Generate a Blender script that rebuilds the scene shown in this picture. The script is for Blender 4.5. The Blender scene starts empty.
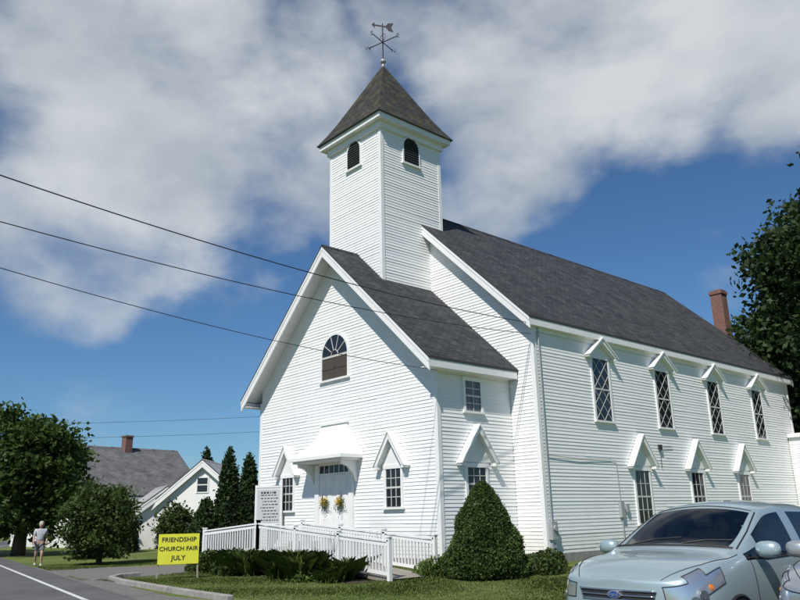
import bpy, bmesh, math, random
import numpy as np
from mathutils import Vector, Matrix
random.seed(7); rng=np.random.default_rng(11)
scn=bpy.context.scene
COL=bpy.context.collection
# ------------------------------------------------------------------ materials
def newmat(name):
    m=bpy.data.materials.new(name); m.use_nodes=True; nt=m.node_tree
    return m,nt,nt.nodes['Principled BSDF']
def N(nt,t,**k):
    n=nt.nodes.new(t)
    for a,b in k.items(): setattr(n,a,b)
    return n
def ramp(nt,fac,stops):
    r=N(nt,'ShaderNodeValToRGB'); e=r.color_ramp.elements
    while len(e)<len(stops): e.new(.5)
    for i,(p,c) in enumerate(stops): e[i].position=p; e[i].color=(*c,1)
    nt.links.new(fac,r.inputs[0]); return r.outputs[0]
def noise(nt,scale,detail=4,coord='Object',rough=.55,stretch=None):
    tc=N(nt,'ShaderNodeTexCoord'); n=N(nt,'ShaderNodeTexNoise'); n.inputs['Scale'].default_value=scale
    n.inputs['Detail'].default_value=detail; n.inputs['Roughness'].default_value=rough
    src=tc.outputs[coord]
    if stretch:
        mp=N(nt,'ShaderNodeMapping'); mp.inputs['Scale'].default_value=stretch; nt.links.new(src,mp.inputs[0]); src=mp.outputs[0]
    nt.links.new(src,n.inputs['Vector']); return n.outputs['Fac']
def bump(nt,b,h,strength=.3,dist=.01):
    n=N(nt,'ShaderNodeBump'); n.inputs['Strength'].default_value=strength; n.inputs['Distance'].default_value=dist
    nt.links.new(h,n.inputs['Height']); nt.links.new(n.outputs[0],b.inputs['Normal'])
def simple(name,c1,c2=None,rough=.6,scale=3,metal=0,bmp=0,spec=.5,stretch=None,coord='Object'):
    m,nt,b=newmat(name); c2=c2 or tuple(x*.8 for x in c1)
    f=noise(nt,scale,5,coord,stretch=stretch)
    nt.links.new(ramp(nt,f,[(.3,c1),(.7,c2)]),b.inputs['Base Color'])
    b.inputs['Roughness'].default_value=rough; b.inputs['Metallic'].default_value=metal
    b.inputs['Specular IOR Level'].default_value=spec
    if bmp: bump(nt,b,noise(nt,scale*8,3,coord),bmp,.01)
    return m
M={}
m,nt,b=newmat('white_paint_siding')
f=noise(nt,.9,6,stretch=(1,1,.35)); f2=noise(nt,9,3,stretch=(1,1,6))
mx=N(nt,'ShaderNodeMath',operation='MULTIPLY_ADD'); nt.links.new(f2,mx.inputs[0]); mx.inputs[1].default_value=.35; nt.links.new(f,mx.inputs[2])
base=ramp(nt,mx.outputs[0],[(.35,(.73,.735,.72)),(.62,(.82,.82,.81)),(.9,(.84,.84,.83))])
# splash-back dirt close to the ground
tc=N(nt,'ShaderNodeTexCoord'); sx=N(nt,'ShaderNodeSeparateXYZ'); nt.links.new(tc.outputs['Object'],sx.inputs[0])
mr=N(nt,'ShaderNodeMapRange'); nt.links.new(sx.outputs[2],mr.inputs[0]); mr.inputs[1].default_value=.25; mr.inputs[2].default_value=1.3; mr.inputs[3].default_value=.75; mr.inputs[4].default_value=0
mu=N(nt,'ShaderNodeMath',operation='MULTIPLY'); nt.links.new(mr.outputs[0],mu.inputs[0]); nt.links.new(noise(nt,2.5,6,stretch=(1,1,.5)),mu.inputs[1])
mc=N(nt,'ShaderNodeMix',data_type='RGBA'); nt.links.new(mu.outputs[0],mc.inputs[0]); nt.links.new(base,mc.inputs[6]); mc.inputs[7].default_value=(.45,.46,.38,1)
nt.links.new(mc.outputs[2],b.inputs['Base Color'])
b.inputs['Roughness'].default_value=.62; bump(nt,b,noise(nt,40,3,stretch=(1,1,4)),.12,.004); M['siding']=m
M['trim']=simple('white_trim_paint',(.83,.83,.82),(.77,.77,.76),.5,4)
M['soffit']=simple('soffit_paint',(.74,.74,.73),(.66,.66,.66),.6,4)
def shingle(name,a,b_,c,moss=None):
    m,nt,b=newmat(name); tc=N(nt,'ShaderNodeTexCoord'); br=N(nt,'ShaderNodeTexBrick')
    br.inputs['Scale'].default_value=1; br.inputs['Brick Width'].default_value=.32; br.inputs['Row Height'].default_value=.16
    br.inputs['Mortar Size'].default_value=.012; br.inputs['Color1'].default_value=(*a,1); br.inputs['Color2'].default_value=(*b_,1); br.inputs['Mortar'].default_value=(*c,1)
    br.inputs['Bias'].default_value=0
    nt.links.new(tc.outputs['UV'],br.inputs['Vector'])
    n=N(nt,'ShaderNodeTexNoise'); n.inputs['Scale'].default_value=1.1; n.inputs['Detail'].default_value=10; n.inputs['Roughness'].default_value=.7; nt.links.new(tc.outputs['UV'],n.inputs['Vector'])
    mm=N(nt,'ShaderNodeMix',data_type='RGBA',blend_type='MULTIPLY'); mm.inputs[0].default_value=1
    nt.links.new(br.outputs[0],mm.inputs[6]); nt.links.new(ramp(nt,n.outputs[0],[(.3,(.6,.6,.62)),(.7,(1.35,1.33,1.3))]),mm.inputs[7])
    out=mm.outputs[2]
    if moss:
        n2=N(nt,'ShaderNodeTexNoise'); n2.inputs['Scale'].default_value=2.6; n2.inputs['Detail'].default_value=9; n2.inputs['Roughness'].default_value=.7; nt.links.new(tc.outputs['Object'],n2.inputs['Vector'])
        m2=N(nt,'ShaderNodeMix',data_type='RGBA'); nt.links.new(ramp(nt,n2.outputs[0],[(.50,(0,0,0)),(.70,(.7,.7,.7))]),m2.inputs[0])
        nt.links.new(out,m2.inputs[6]); m2.inputs[7].default_value=(*moss,1); out=m2.outputs[2]
    nt.links.new(out,b.inputs['Base Color']); b.inputs['Roughness'].default_value=.93; b.inputs['Specular IOR Level'].default_value=.15
    bump(nt,b,br.outputs['Fac'],-.6,.012); return m
M['shingle']=shingle('asphalt_shingle',(.044,.047,.053),(.076,.079,.085),(.02,.021,.023))
M['shingle_moss']=shingle('lichened_shingle',(.042,.043,.042),(.066,.066,.063),(.018,.018,.017),(.13,.115,.05))
M['shingle_light']=shingle('weathered_shingle',(.13,.13,.132),(.17,.17,.17),(.08,.08,.08))
M['shingle_pale']=shingle('pale_roofing',(.36,.37,.38),(.42,.43,.44),(.25,.25,.26))
M['edge']=simple('roof_edge',(.05,.05,.05),rough=.8)
m,nt,b=newmat('dark_window_glass'); b.inputs['Base Color'].default_value=(.018,.022,.028,1); b.inputs['Roughness'].default_value=.06
bump(nt,b,noise(nt,1.3,2),.25,.02); M['glass']=m
M['curtain']=simple('curtain_behind_glass',(.20,.21,.23),(.05,.055,.06),.12,5,stretch=(1,1,.3))
M['muntin']=simple('muntin_paint',(.62,.61,.57),(.5,.49,.46),.5)
M['louver']=simple('louver_dark',(.035,.04,.038),(.02,.022,.022),.6)
M['board']=simple('weathered_board',(.085,.068,.055),(.045,.037,.03),.8,6,stretch=(.6,1,8))
M['black']=simple('black_iron',(.02,.02,.022),rough=.45,metal=.5)
M['cable']=simple('cable_rubber',(.022,.022,.024),rough=.6)
M['grey_metal']=simple('grey_meter_metal',(.42,.43,.44),(.34,.35,.36),.45,8,metal=.2)
M['stone']=simple('foundation_stone',(.30,.29,.27),(.2,.195,.185),.9,5,bmp=.5)
M['granite']=simple('granite_kerb',(.36,.34,.31),(.22,.21,.2),.85,6,bmp=.6)
M['wood']=simple('deck_wood',(.30,.27,.23),(.22,.2,.17),.8,5,stretch=(.3,4,1))
M['pole']=simple('pole_wood',(.13,.10,.075),(.08,.065,.05),.9,3,stretch=(4,4,.4))
M['bark']=simple('bark',(.11,.085,.06),(.055,.045,.035),.95,4,bmp=.8,stretch=(3,3,.6))
def brickmat():
    m,nt,b=newmat('red_brick'); tc=N(nt,'ShaderNodeTexCoord')
    sx=N(nt,'ShaderNodeSeparateXYZ'); nt.links.new(tc.outputs['Object'],sx.inputs[0]); ad=N(nt,'ShaderNodeMath',operation='ADD'); nt.links.new(sx.outputs[0],ad.inputs[0]); nt.links.new(sx.outputs[1],ad.inputs[1])
    cb=N(nt,'ShaderNodeCombineXYZ'); nt.links.new(ad.outputs[0],cb.inputs[0]); nt.links.new(sx.outputs[2],cb.inputs[1])
    br=N(nt,'ShaderNodeTexBrick'); br.inputs['Scale'].default_value=1; br.inputs['Brick Width'].default_value=.22; br.inputs['Row Height'].default_value=.075; br.inputs['Mortar Size'].default_value=.008
    br.inputs['Color1'].default_value=(.22,.075,.05,1); br.inputs['Color2'].default_value=(.14,.05,.04,1); br.inputs['Mortar'].default_value=(.25,.22,.2,1)
    nt.links.new(cb.outputs[0],br.inputs['Vector']); nt.links.new(br.outputs[0],b.inputs['Base Color']); b.inputs['Roughness'].default_value=.9; bump(nt,b,br.outputs['Fac'],-.4,.01); return m
M['brick']=brickmat()
m,nt,b=newmat('lawn_grass')
a=noise(nt,.35,8); c=noise(nt,14,5); mx=N(nt,'ShaderNodeMath',operation='MULTIPLY_ADD'); nt.links.new(c,mx.inputs[0]); mx.inputs[1].default_value=.55; nt.links.new(a,mx.inputs[2])
nt.links.new(ramp(nt,mx.outputs[0],[(.45,(.065,.10,.022)),(.75,(.12,.165,.04)),(1.0,(.22,.21,.09))]),b.inputs['Base Color'])
b.inputs['Roughness'].default_value=.95; b.inputs['Specular IOR Level'].default_value=.15; bump(nt,b,noise(nt,30,5),.8,.05); M['grass']=m
m,nt,b=newmat('asphalt')
a=noise(nt,.6,7); c=noise(nt,60,3); mx=N(nt,'ShaderNodeMath',operation='MULTIPLY_ADD'); nt.links.new(c,mx.inputs[0]); mx.inputs[1].default_value=.5; nt.links.new(a,mx.inputs[2])
nt.links.new(ramp(nt,mx.outputs[0],[(.45,(.075,.075,.078)),(1.0,(.14,.138,.135))]),b.inputs['Base Color']); b.inputs['Roughness'].default_value=.9; b.inputs['Specular IOR Level'].default_value=.25
bump(nt,b,c,.5,.01); M['asphalt']=m
M['drive']=simple('gravelly_asphalt',(.19,.18,.165),(.11,.108,.10),.95,7,bmp=.8)
M['line']=simple('road_paint',(.72,.72,.70),(.45,.45,.44),.8,9)
M['mulch']=simple('mulch',(.07,.05,.035),(.035,.027,.02),.95,12,bmp=.8)
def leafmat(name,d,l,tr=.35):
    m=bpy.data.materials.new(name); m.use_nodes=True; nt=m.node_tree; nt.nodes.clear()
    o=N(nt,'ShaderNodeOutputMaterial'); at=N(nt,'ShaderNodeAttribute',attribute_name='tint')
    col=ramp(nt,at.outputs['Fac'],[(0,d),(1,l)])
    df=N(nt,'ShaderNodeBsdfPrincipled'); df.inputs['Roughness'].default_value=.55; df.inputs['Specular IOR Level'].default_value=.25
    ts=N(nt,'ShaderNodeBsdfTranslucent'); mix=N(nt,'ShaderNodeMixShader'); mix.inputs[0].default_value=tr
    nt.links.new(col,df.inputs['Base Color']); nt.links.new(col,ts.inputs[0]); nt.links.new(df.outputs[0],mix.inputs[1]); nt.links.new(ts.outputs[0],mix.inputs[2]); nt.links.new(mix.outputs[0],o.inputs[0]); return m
M['leaf_maple']=leafmat('leaf_maple',(.022,.046,.010),(.080,.125,.028))
M['leaf_dark']=leafmat('leaf_dark',(.013,.030,.010),(.048,.080,.022),.25)
M['leaf_bush']=leafmat('leaf_bush',(.025,.045,.012),(.085,.125,.03))
M['leaf_cedar']=leafmat('leaf_cedar',(.022,.050,.012),(.090,.135,.032),.25)
M['leaf_lily']=leafmat('leaf_lily',(.05,.09,.017),(.15,.21,.05))
M['leaf_grass']=leafmat('leaf_grass',(.10,.15,.03),(.23,.27,.085),.45)
M['petal']=leafmat('petal_yellow',(.6,.38,.03),(.75,.6,.08))
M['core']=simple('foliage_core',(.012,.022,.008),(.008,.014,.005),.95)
M['yellow']=simple('yellow_sign_paint',(.74,.72,.05),(.68,.66,.04),.55,3)
M['ink']=simple('black_lettering',(.025,.025,.02),rough=.6)
M['skin']=simple('skin',(.50,.32,.24),(.44,.27,.2),.5)
M['shirt']=simple('grey_shirt_cloth',(.48,.50,.53),(.36,.38,.42),.85,12)
M['shorts']=simple('shorts_cloth',(.18,.18,.2),(.12,.12,.14),.85,12)
M['hair']=simple('pale_hair',(.5,.47,.42),(.35,.32,.28),.7,20)
M['shoe']=simple('shoe',(.5,.5,.5),(.35,.35,.35),.6)
M['redp']=simple('red_plastic',(.5,.04,.03),(.4,.03,.025),.4)
# ------------------------------------------------------------------ mesh builder
class MB:
    def __init__(s,T=None): s.v=[];s.f=[];s.mi=[];s.uv={};s.T=T
    def add(s,vs,fs,mi=0,uvs=None):
        o=len(s.v)
        for p in vs: s.v.append(tuple(s.T(*p)) if s.T else tuple(p))
        for k,f in enumerate(fs):
            if uvs and uvs[k]: s.uv[len(s.f)]=uvs[k]
            s.f.append([o+i for i in f]); s.mi.append(mi)
    def box(s,a,b,mi=0):
        x0,y0,z0=a;x1,y1,z1=b
        s.add([(x0,y0,z0),(x1,y0,z0),(x1,y1,z0),(x0,y1,z0),(x0,y0,z1),(x1,y0,z1),(x1,y1,z1),(x0,y1,z1)],
              [(0,3,2,1),(4,5,6,7),(0,1,5,4),(1,2,6,5),(2,3,7,6),(3,0,4,7)],mi)
    def prism(s,poly,ax,a,b,mi=0):
        n=len(poly)
        def P(p,t):
            l=[p[0],p[1]]; l.insert(ax,t); return tuple(l)
        s.add([P(p,a) for p in poly]+[P(p,b) for p in poly],[tuple(range(n)),tuple(range(2*n-1,n-1,-1))]+[(i,(i+1)%n,n+(i+1)%n,n+i) for i in range(n)],mi)
    def beam(s,p,q,w,h,up=(0,0,1),mi=0):
        p=Vector(p);q=Vector(q);d=(q-p).normalized();u=Vector(up);sd=d.cross(u).normalized();u=sd.cross(d).normalized()
        vs=[]
        for c in (p,q):
            for a,b in ((-1,-1),(1,-1),(1,1),(-1,1)): vs.append(c+sd*a*w/2+u*b*h/2)
        s.add(vs,[(0,1,2,3),(7,6,5,4),(0,4,5,1),(1,5,6,2),(2,6,7,3),(3,7,4,0)],mi)
    def tube(s,pts,r,n=6,mi=0,cap=True):
        pts=[Vector(p) for p in pts]; rr=r if isinstance(r,(list,tuple)) else [r]*len(pts)
        vs=[];fs=[]
        for i,p in enumerate(pts):
            d=(pts[min(i+1,len(pts)-1)]-pts[max(i-1,0)]).normalized()
            a=d.cross(Vector((0,0,1)) if abs(d.z)<.9 else Vector((1,0,0))).normalized(); b=d.cross(a)
            for k in range(n):
                t=2*math.pi*k/n; vs.append(p+(a*math.cos(t)+b*math.sin(t))*rr[i])
        for i in range(len(pts)-1):
            for k in range(n): fs.append((i*n+k,i*n+(k+1)%n,(i+1)*n+(k+1)%n,(i+1)*n+k))
        if cap: fs+=[tuple(range(n-1,-1,-1)),tuple(range((len(pts)-1)*n,len(pts)*n))]
        s.add(vs,fs,mi)
    def make(s,name,mats,parent=None,loc=(0,0,0),smooth=False,fix=True,bevel=0):
        me=bpy.data.meshes.new(name); me.from_pydata(s.v,[],s.f)
        for k in (mats if isinstance(mats,(list,tuple)) else [mats]): me.materials.append(M[k] if isinstance(k,str) else k)
        me.polygons.foreach_set('material_index',s.mi)
        if s.uv:
            l=me.uv_layers.new(name='UVMap')
            for fi,u in s.uv.items():
                for li,c in zip(me.polygons[fi].loop_indices,u): l.data[li].uv=c
        if fix:
            bm=bmesh.new(); bm.from_mesh(me); bmesh.ops.recalc_face_normals(bm,faces=bm.faces); bm.to_mesh(me); bm.free()
        if smooth: me.polygons.foreach_set('use_smooth',[True]*len(me.polygons))
        me.update(); o=bpy.data.objects.new(name,me); COL.objects.link(o); o.location=loc
        if parent: o.parent=parent
        if bevel:
            bv=o.modifiers.new('bevel','BEVEL'); bv.width=bevel; bv.segments=2; bv.limit_method='ANGLE'
        return o
def thing(name,label,cat,loc=(0,0,0),rot=0,group=None):
    e=bpy.data.objects.new(name,None); COL.objects.link(e); e.location=loc; e.rotation_euler=(0,0,rot); e.empty_display_size=.3
    e['label']=label; e['category']=cat
    if group: e['group']=group
    return e
def tag(o,label,cat,group=None):
    o['label']=label;o['category']=cat
    if group:o['group']=group
    return o
# ------------------------------------------------------------------ camera
f=750.32
def Rm(yaw,pitch,roll):
    return Matrix.Rotation(yaw,3,'Z')@Matrix.Rotation(math.pi/2+pitch,3,'X')@Matrix.Rotation(roll,3,'Z')
R=Rm(.8404,.2792,-.0221)
cd=bpy.data.cameras.new('camera'); cam=bpy.data.objects.new('camera',cd); COL.objects.link(cam)
cam.matrix_world=Matrix.Translation((16.0313,-20.5518,1.6))@R.to_4x4(); cd.lens=f/800*36; cd.sensor_width=36; cd.clip_end=3000; scn.camera=cam
# ------------------------------------------------------------------ light
sd=Vector((.42,-.907,0)).normalized(); el=math.radians(50); S=Vector((sd.x*math.cos(el),sd.y*math.cos(el),math.sin(el)))
sl=bpy.data.lights.new('sun','SUN'); sl.energy=4.7; sl.angle=math.radians(.5); sl.color=(1,.955,.88); so=bpy.data.objects.new('sun',sl); COL.objects.link(so)
so.rotation_euler=(-S).to_track_quat('-Z','Y').to_euler()
w=bpy.data.worlds.new('World'); scn.world=w; w.use_nodes=True; nt=w.node_tree; bg=nt.nodes['Background']; bg.inputs[1].default_value=.10
sky=N(nt,'ShaderNodeTexSky',sky_type='NISHITA'); sky.sun_disc=False; sky.sun_elevation=el; sky.sun_rotation=math.atan2(sd.x,sd.y); sky.air_density=1.0; sky.dust_density=.3; sky.ozone_density=3
tc=N(nt,'ShaderNodeTexCoord')
def vm(op,a,b=None):
    n=N(nt,'ShaderNodeVectorMath',operation=op)
    for i,x in enumerate((a,b)):
        if x is None: continue
        if isinstance(x,(tuple,Vector)): n.inputs[i].default_value=tuple(x)
        else: nt.links.new(x,n.inputs[i])
    return n
def mt(op,a,b=None,c=None,cl=False):
    n=N(nt,'ShaderNodeMath',operation=op); n.use_clamp=cl
    for i,x in enumerate((a,b,c)):
        if x is None: continue
        if isinstance(x,(int,float)): n.inputs[i].default_value=x
        else: nt.links.new(x,n.inputs[i])
    return n.outputs[0]
dirv=tc.outputs['Generated']
wn=N(nt,'ShaderNodeTexNoise'); wn.inputs['Scale'].default_value=3.5; wn.inputs['Detail'].default_value=6; nt.links.new(dirv,wn.inputs['Vector'])
wv=vm('SCALE',vm('SUBTRACT',wn.outputs['Color'],(.5,.5,.5)).outputs[0]); wv.inputs['Scale'].default_value=.28
dw=vm('NORMALIZE',vm('ADD',dirv,wv.outputs[0]).outputs[0]).outputs[0]
blobs=[(60,30,120,1),(190,50,110,1),(250,140,105,1),(150,130,110,1),(110,215,90,.95),(45,265,80,.85),(210,215,85,.9),(120,290,60,.85),(300,110,70,.8),(30,90,70,.6),(200,275,60,.75),(280,220,50,.7),
 (330,60,60,.6),(470,60,85,.85),(560,80,95,.9),(640,45,105,1),(740,20,110,1),(500,140,70,.65),(785,115,80,1),(700,100,65,.6),(430,10,70,.75),(700,215,26,.4),(735,285,38,.45),(600,-60,150,.9),(150,-80,160,.9),(900,60,140,.8),(470,190,45,.5)]
acc=None
for u,v,r,wt in blobs:
    d=(R@Vector(((u-400)/f,-(v-300)/f,-1))).normalized(); rr=r*1.25/f
    dt=vm('DOT_PRODUCT',dw,d).outputs['Value']
    mr=N(nt,'ShaderNodeMapRange',interpolation_type='SMOOTHSTEP'); nt.links.new(dt,mr.inputs[0]); mr.inputs[1].default_value=math.cos(rr); mr.inputs[2].default_value=math.cos(rr*.15); mr.inputs[3].default_value=0; mr.inputs[4].default_value=wt
    acc=mr.outputs[0] if acc is None else mt('SMOOTH_MAX',acc,mr.outputs[0],.25)
mp=N(nt,'ShaderNodeMapping'); mp.inputs['Scale'].default_value=(1,1,1.7); nt.links.new(dirv,mp.inputs[0])
n1=N(nt,'ShaderNodeTexNoise'); n1.inputs['Scale'].default_value=5.2; n1.inputs['Detail'].default_value=12; n1.inputs['Roughness'].default_value=.55; n1.inputs['Distortion'].default_value=.15; nt.links.new(mp.outputs[0],n1.inputs['Vector'])
dens=mt('ADD',mt('MULTIPLY',acc,1.0),mt('MULTIPLY',mt('SUBTRACT',n1.outputs[0],.5),1.75))
mr=N(nt,'ShaderNodeMapRange',interpolation_type='SMOOTHSTEP'); nt.links.new(dens,mr.inputs[0]); mr.inputs[1].default_value=.2; mr.inputs[2].default_value=1.15; mr.inputs[4].default_value=.94
tint=N(nt,'ShaderNodeMix',data_type='RGBA',blend_type='MULTIPLY'); tint.inputs[0].default_value=1; nt.links.new(sky.outputs[0],tint.inputs[6]); tint.inputs[7].default_value=(.50,.72,.90,1)
n3=N(nt,'ShaderNodeTexNoise'); n3.inputs['Scale'].default_value=6; n3.inputs['Detail'].default_value=7; nt.links.new(mp.outputs[0],n3.inputs['Vector'])
cc=ramp(nt,n3.outputs[0],[(.32,(.46,.51,.56)),(.66,(.68,.71,.73))])
ccs=vm('SCALE',cc); ccs.inputs['Scale'].default_value=10
mixc=N(nt,'ShaderNodeMix',data_type='RGBA'); nt.links.new(mr.outputs[0],mixc.inputs[0]); nt.links.new(tint.outputs[2],mixc.inputs[6]); nt.links.new(ccs.outputs[0],mixc.inputs[7])
nt.links.new(mixc.outputs[2],bg.inputs[0])
scn.view_settings.view_transform='Standard'; scn.view_settings.look='None'; scn.view_settings.exposure=0
# ------------------------------------------------------------------ ground
def sheet(name,poly,z,mat):
    b=MB(); b.add([(x,y,z) for x,y in poly],[tuple(range(len(poly)))]); o=b.make(name,mat,fix=False); o['kind']='structure'; 
    if o.data.polygons[0].normal.z<0: o.data.flip_normals()
    return o
sheet('ground',[(-900,-900),(900,-900),(900,900),(-900,900)],0,'grass')
rd=Vector((.987,-.158)); rn=Vector((.158,.987)); e0=Vector((-13.8,-11.36))
def road_pt(s,o):
    if s>-16: p=e0+rd*s; n=rn
    else:
        Rr=60.; ang=(-16-s)/Rr; c=e0+rd*-16; cx=c+rn*Rr; v0=-rn*Rr; ca,sa=math.cos(-ang),math.sin(-ang)
        v=Vector((v0.x*ca-v0.y*sa,v0.x*sa+v0.y*ca)); p=cx+v; n=-v.normalized()
    return p-n*o
def strip(name,o0,o1,z,mat,s0=-90,s1=80,step=2):
    b=MB(); ss=np.arange(s0,s1,step); vs=[]
    for s in ss:
        p=road_pt(s,o0); q=road_pt(s,o1); vs+=[(p.x,p.y,z),(q.x,q.y,z)]
    b.add(vs,[(2*i,2*i+1,2*i+3,2*i+2) for i in range(len(ss)-1)]); o=b.make(name,mat,fix=False); o['kind']='structure'; return o
strip('road',0,7.2,.006,'asphalt')
strip('road_edge_line',.82,.93,.010,'line')
strip('road_edge_line',6.5,6.62,.010,'line')
sheet('driveway',[(-15.5,-11.09),(-13.2,-9.6),(-11.2,-7.6),(-9.6,-5.4),(-7.6,-5.4),(-7.3,-8.4),(-6.6,-10.2),(-6.9,-11.3),(-3.5,-12.3),(-.5,-12.7),(1.7,-12.5),(4.5,-13.2),(5,-14.35)],.004,'drive')
sheet('parking_pad',[(9.6,-15.05),(16.5,-16.1),(16.5,-7.2),(9.9,-7.4)],.004,'drive')
b=MB(); pts=[(-7.1,-10.6),(-7.0,-11.2),(-6.3,-11.75),(-5,-12.0),(-3,-12.15),(-1,-12.3),(1.6,-12.4)]
for i in range(len(pts)-1): b.beam((*pts[i],.05),(*pts[i+1],.05),.16,.14)
o=b.make('kerb','granite',bevel=.02); o['kind']='structure'
# ------------------------------------------------------------------ church
CH=thing('church','white clapboard church with square steeple and dark shingle roofs','church')
Tf=lambda yy:(lambda s,d,z:(s,yy-d,z))
Ts=lambda xx:(lambda s,d,z:(xx+d,s,z))
def siding(name,T,z0,z1,rng_,step=.118,parent=CH,depth=.018,mat='siding'):
    b=MB(T); n=max(1,round((z1-z0)/step)); h=(z1-z0)/n
    for i in range(n):
        a=z0+i*h; c=a+h; l0,r0=rng_(a); l1,r1=rng_(c)
        if r0-l0<.01: break
        # each course is a run of boards butted at random joints, lying very slightly uneven
        L=r0-l0; cuts=[0]; 
        while cuts[-1]<L: cuts.append(cuts[-1]+2.2+random.random()*3.4)
        cuts[-1]=L
        for k in range(len(cuts)-1):
            t0,t1=cuts[k]/L,cuts[k+1]/L; dd=depth*(.75+.5*random.random()); g=.0015/L if k else 0
            A=l0+L*(t0+g);B=l0+L*t1; C_=l1+(r1-l1)*(t0+g);D=l1+(r1-l1)*t1
            b.add([(A,dd,a),(B,dd,a),(D,.002,c),(C_,.002,c),(A,0,a),(B,0,a)],[(0,1,2,3),(4,5,1,0)])
    return b.make(name,mat,parent,fix=False)
XR=-6.47; W0=-12.94; LH=21.3; ZR=14.6; ZE=8.2; E=.25; O=.44
def grange(x0,x1,xr,ze,zr,hw,off):
    def g(z):
        h=hw*(zr-off-z)/(zr-ze)
        return (max(x0,xr-h),min(x1,xr+h))
    return g
siding('wall',Ts(0),.28,8.0,lambda z:(.06,LH))
siding('wall',Tf(0),.28,ZR-.15,grange(W0,-.06,XR,ZE,ZR,E-XR,.12))
b=MB(); b.box((W0+.01,.01,0),(-.012,LH,8.0)); b.prism([(W0+.01,7.9),(-.02,7.9),(XR,ZR-.2)],1,.012,LH-.002); b.make('wall','trim',CH)
b=MB(); b.box((W0-.02,-.02,-.1),(.022,LH+.02,.27)); b.box((-11.9,-3.66,-.1),(-1.16,-.03,.27)); b.make('foundation','stone',CH)
VX0,VX1,VY=-11.88,-1.18,-3.64; VR=-6.53; VZR=11.82; VZE=6.44; VE=VX1+.46; VO=VY-.75
siding('wall',Tf(VY),.28,VZR-.15,grange(VX0+.06,VX1-.06,VR,VZE,VZR,VE-VR,.12))
siding('wall',Ts(VX1),.28,6.3,lambda z:(VY+.06,-.03))
b=MB(); b.box((VX0,VY+.01,0),(VX1-.01,-.01,6.3)); b.prism([(VX0+.01,6.29),(VX1-.02,6.29),(VR,VZR-.25)],1,VY+.014,-.012); b.make('wall','trim',CH)
TX0,TX1,TY0,TY1,TZ=-8.38,-4.99,-2.6,.755,17.17
zb=8.6
siding('tower_wall',Tf(TY0),zb,TZ,lambda z:(TX0+.06,TX1-.06))
siding('tower_wall',Ts(TX1),zb,TZ,lambda z:(TY0+.06,TY1-.06))
b=MB(); b.box((TX0+.01,TY0+.01,zb),(TX1-.01,TY1-.01,TZ+.1)); b.make('tower_wall','trim',CH)
def cboard(x,y,sx_,sy_,z0,z1,w=.13,p=.03):
    b=MB()
    b.box((min(x-sx_*p,x+sx_*w),min(y-sy_*p,y),z0),(max(x-sx_*p,x+sx_*w),max(y-sy_*p,y),z1))
    b.box((min(x-sx_*p,x),min(y+sy_*.0,y+sy_*w),z0),(max(x-sx_*p,x),max(y+sy_*.0,y+sy_*w),z1))
    b.make('corner_board','trim',CH)
cboard(0,0,-1,1,.27,8.0); cboard(0,LH,-1,-1,.27,8.0); cboard(VX1,VY,-1,1,.27,6.3); cboard(VX0,VY,1,1,.27,6.3)
cboard(TX1,TY0,-1,1,zb,TZ); cboard(TX0,TY0,1,1,zb,TZ); cboard(TX1,TY1,-1,-1,zb,TZ)
def gable_roof(name,xr,zr,xe,ze,y0,y1,mat,parent,th=.08,wx=0,fd=.28,back=True):
    hw=xe-xr; sl=math.hypot(hw,zr-ze); b=MB()
    L=xr-hw
    V=[(L,y0,ze),(xr,y0,zr),(xe,y0,ze),(L,y1,ze),(xr,y1,zr),(xe,y1,ze)]
    V+= [(x,y,z-th) for x,y,z in V]
    ln=y1-y0
    b.add(V,[(1,2,5,4),(0,1,4,3)],0,[[(0,sl),(0,0),(ln,0),(ln,sl)],[(0,0),(0,sl),(ln,sl),(ln,0)]])
    b.add(V,[(0,6,7,1),(1,7,8,2),(3,4,10,9),(4,5,11,10),(2,8,11,5),(0,3,9,6),(6,9,10,7),(7,10,11,8)],1)
    b.prism([(xr-.14,zr-.14*(zr-ze)/hw+.02),(xr,zr+.025),(xr+.14,zr-.14*(zr-ze)/hw+.02),(xr,zr-.02)],1,y0,y1,0)
    o=b.make(name,[mat,'edge'],parent,fix=False)
    k=(zr-ze)/hw
    def chev(t,a,c,off,h,inset=0):
        Le,Re=L+inset,xe-inset; zi=lambda x: zr-k*abs(x-xr)-off
        t.prism([(Le,zi(Le)),(xr,zi(xr)),(Re,zi(Re)),(Re,zi(Re)-h),(xr,zi(xr)-h),(Le,zi(Le)-h)],1,a,c)
    t=MB(); chev(t,y0+.02,y0+.07,th+.003,.40,.012); chev(t,y0+.002,y0+.0185,th+.003,.12,.006); t.make('rake_board','trim',o)
    if back: t=MB(); chev(t,y1-.07,y1-.02,th+.003,.40,.012); t.make('rake_board','trim',o)
    for sgn,xx in ((1,xe),(-1,L)):
        t=MB(); a,c=(xx-sgn*.06,xx-sgn*.018); a,c=min(a,c),max(a,c)
        t.box((a,y0+.072,ze-fd-.05),(c,y1-.072,ze-th-.004))
        a,c=(wx if sgn>0 else 2*xr-wx, xx-sgn*.062); a,c=min(a,c),max(a,c)
        t.box((a,y0+.074,ze-fd-.045),(c,y1-.074,ze-fd-.02)); t.make('fascia','trim',o)
    s=MB(); chev(s,y0+.072,y0+1.0 if y1-y0<5 else y0+.6,th+.01,.03,.07); s.make('roof_soffit','soffit',o)
    return o
gable_roof('roof',XR,ZR,E,ZE,-O,LH+O,'shingle',CH,wx=.001)
gable_roof('roof',VR,VZR,VE,VZE,VO,-.004,'shingle',CH,wx=VX1+.001,back=False)
b=MB(); b.box((.034,.0,7.72),(.05,LH,7.94)); b.make('frieze','trim',CH)
b=MB(); b.box((VX1+.034,VY,6.05),(VX1+.05,-.04,6.26)); b.make('frieze','trim',CH)
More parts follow.
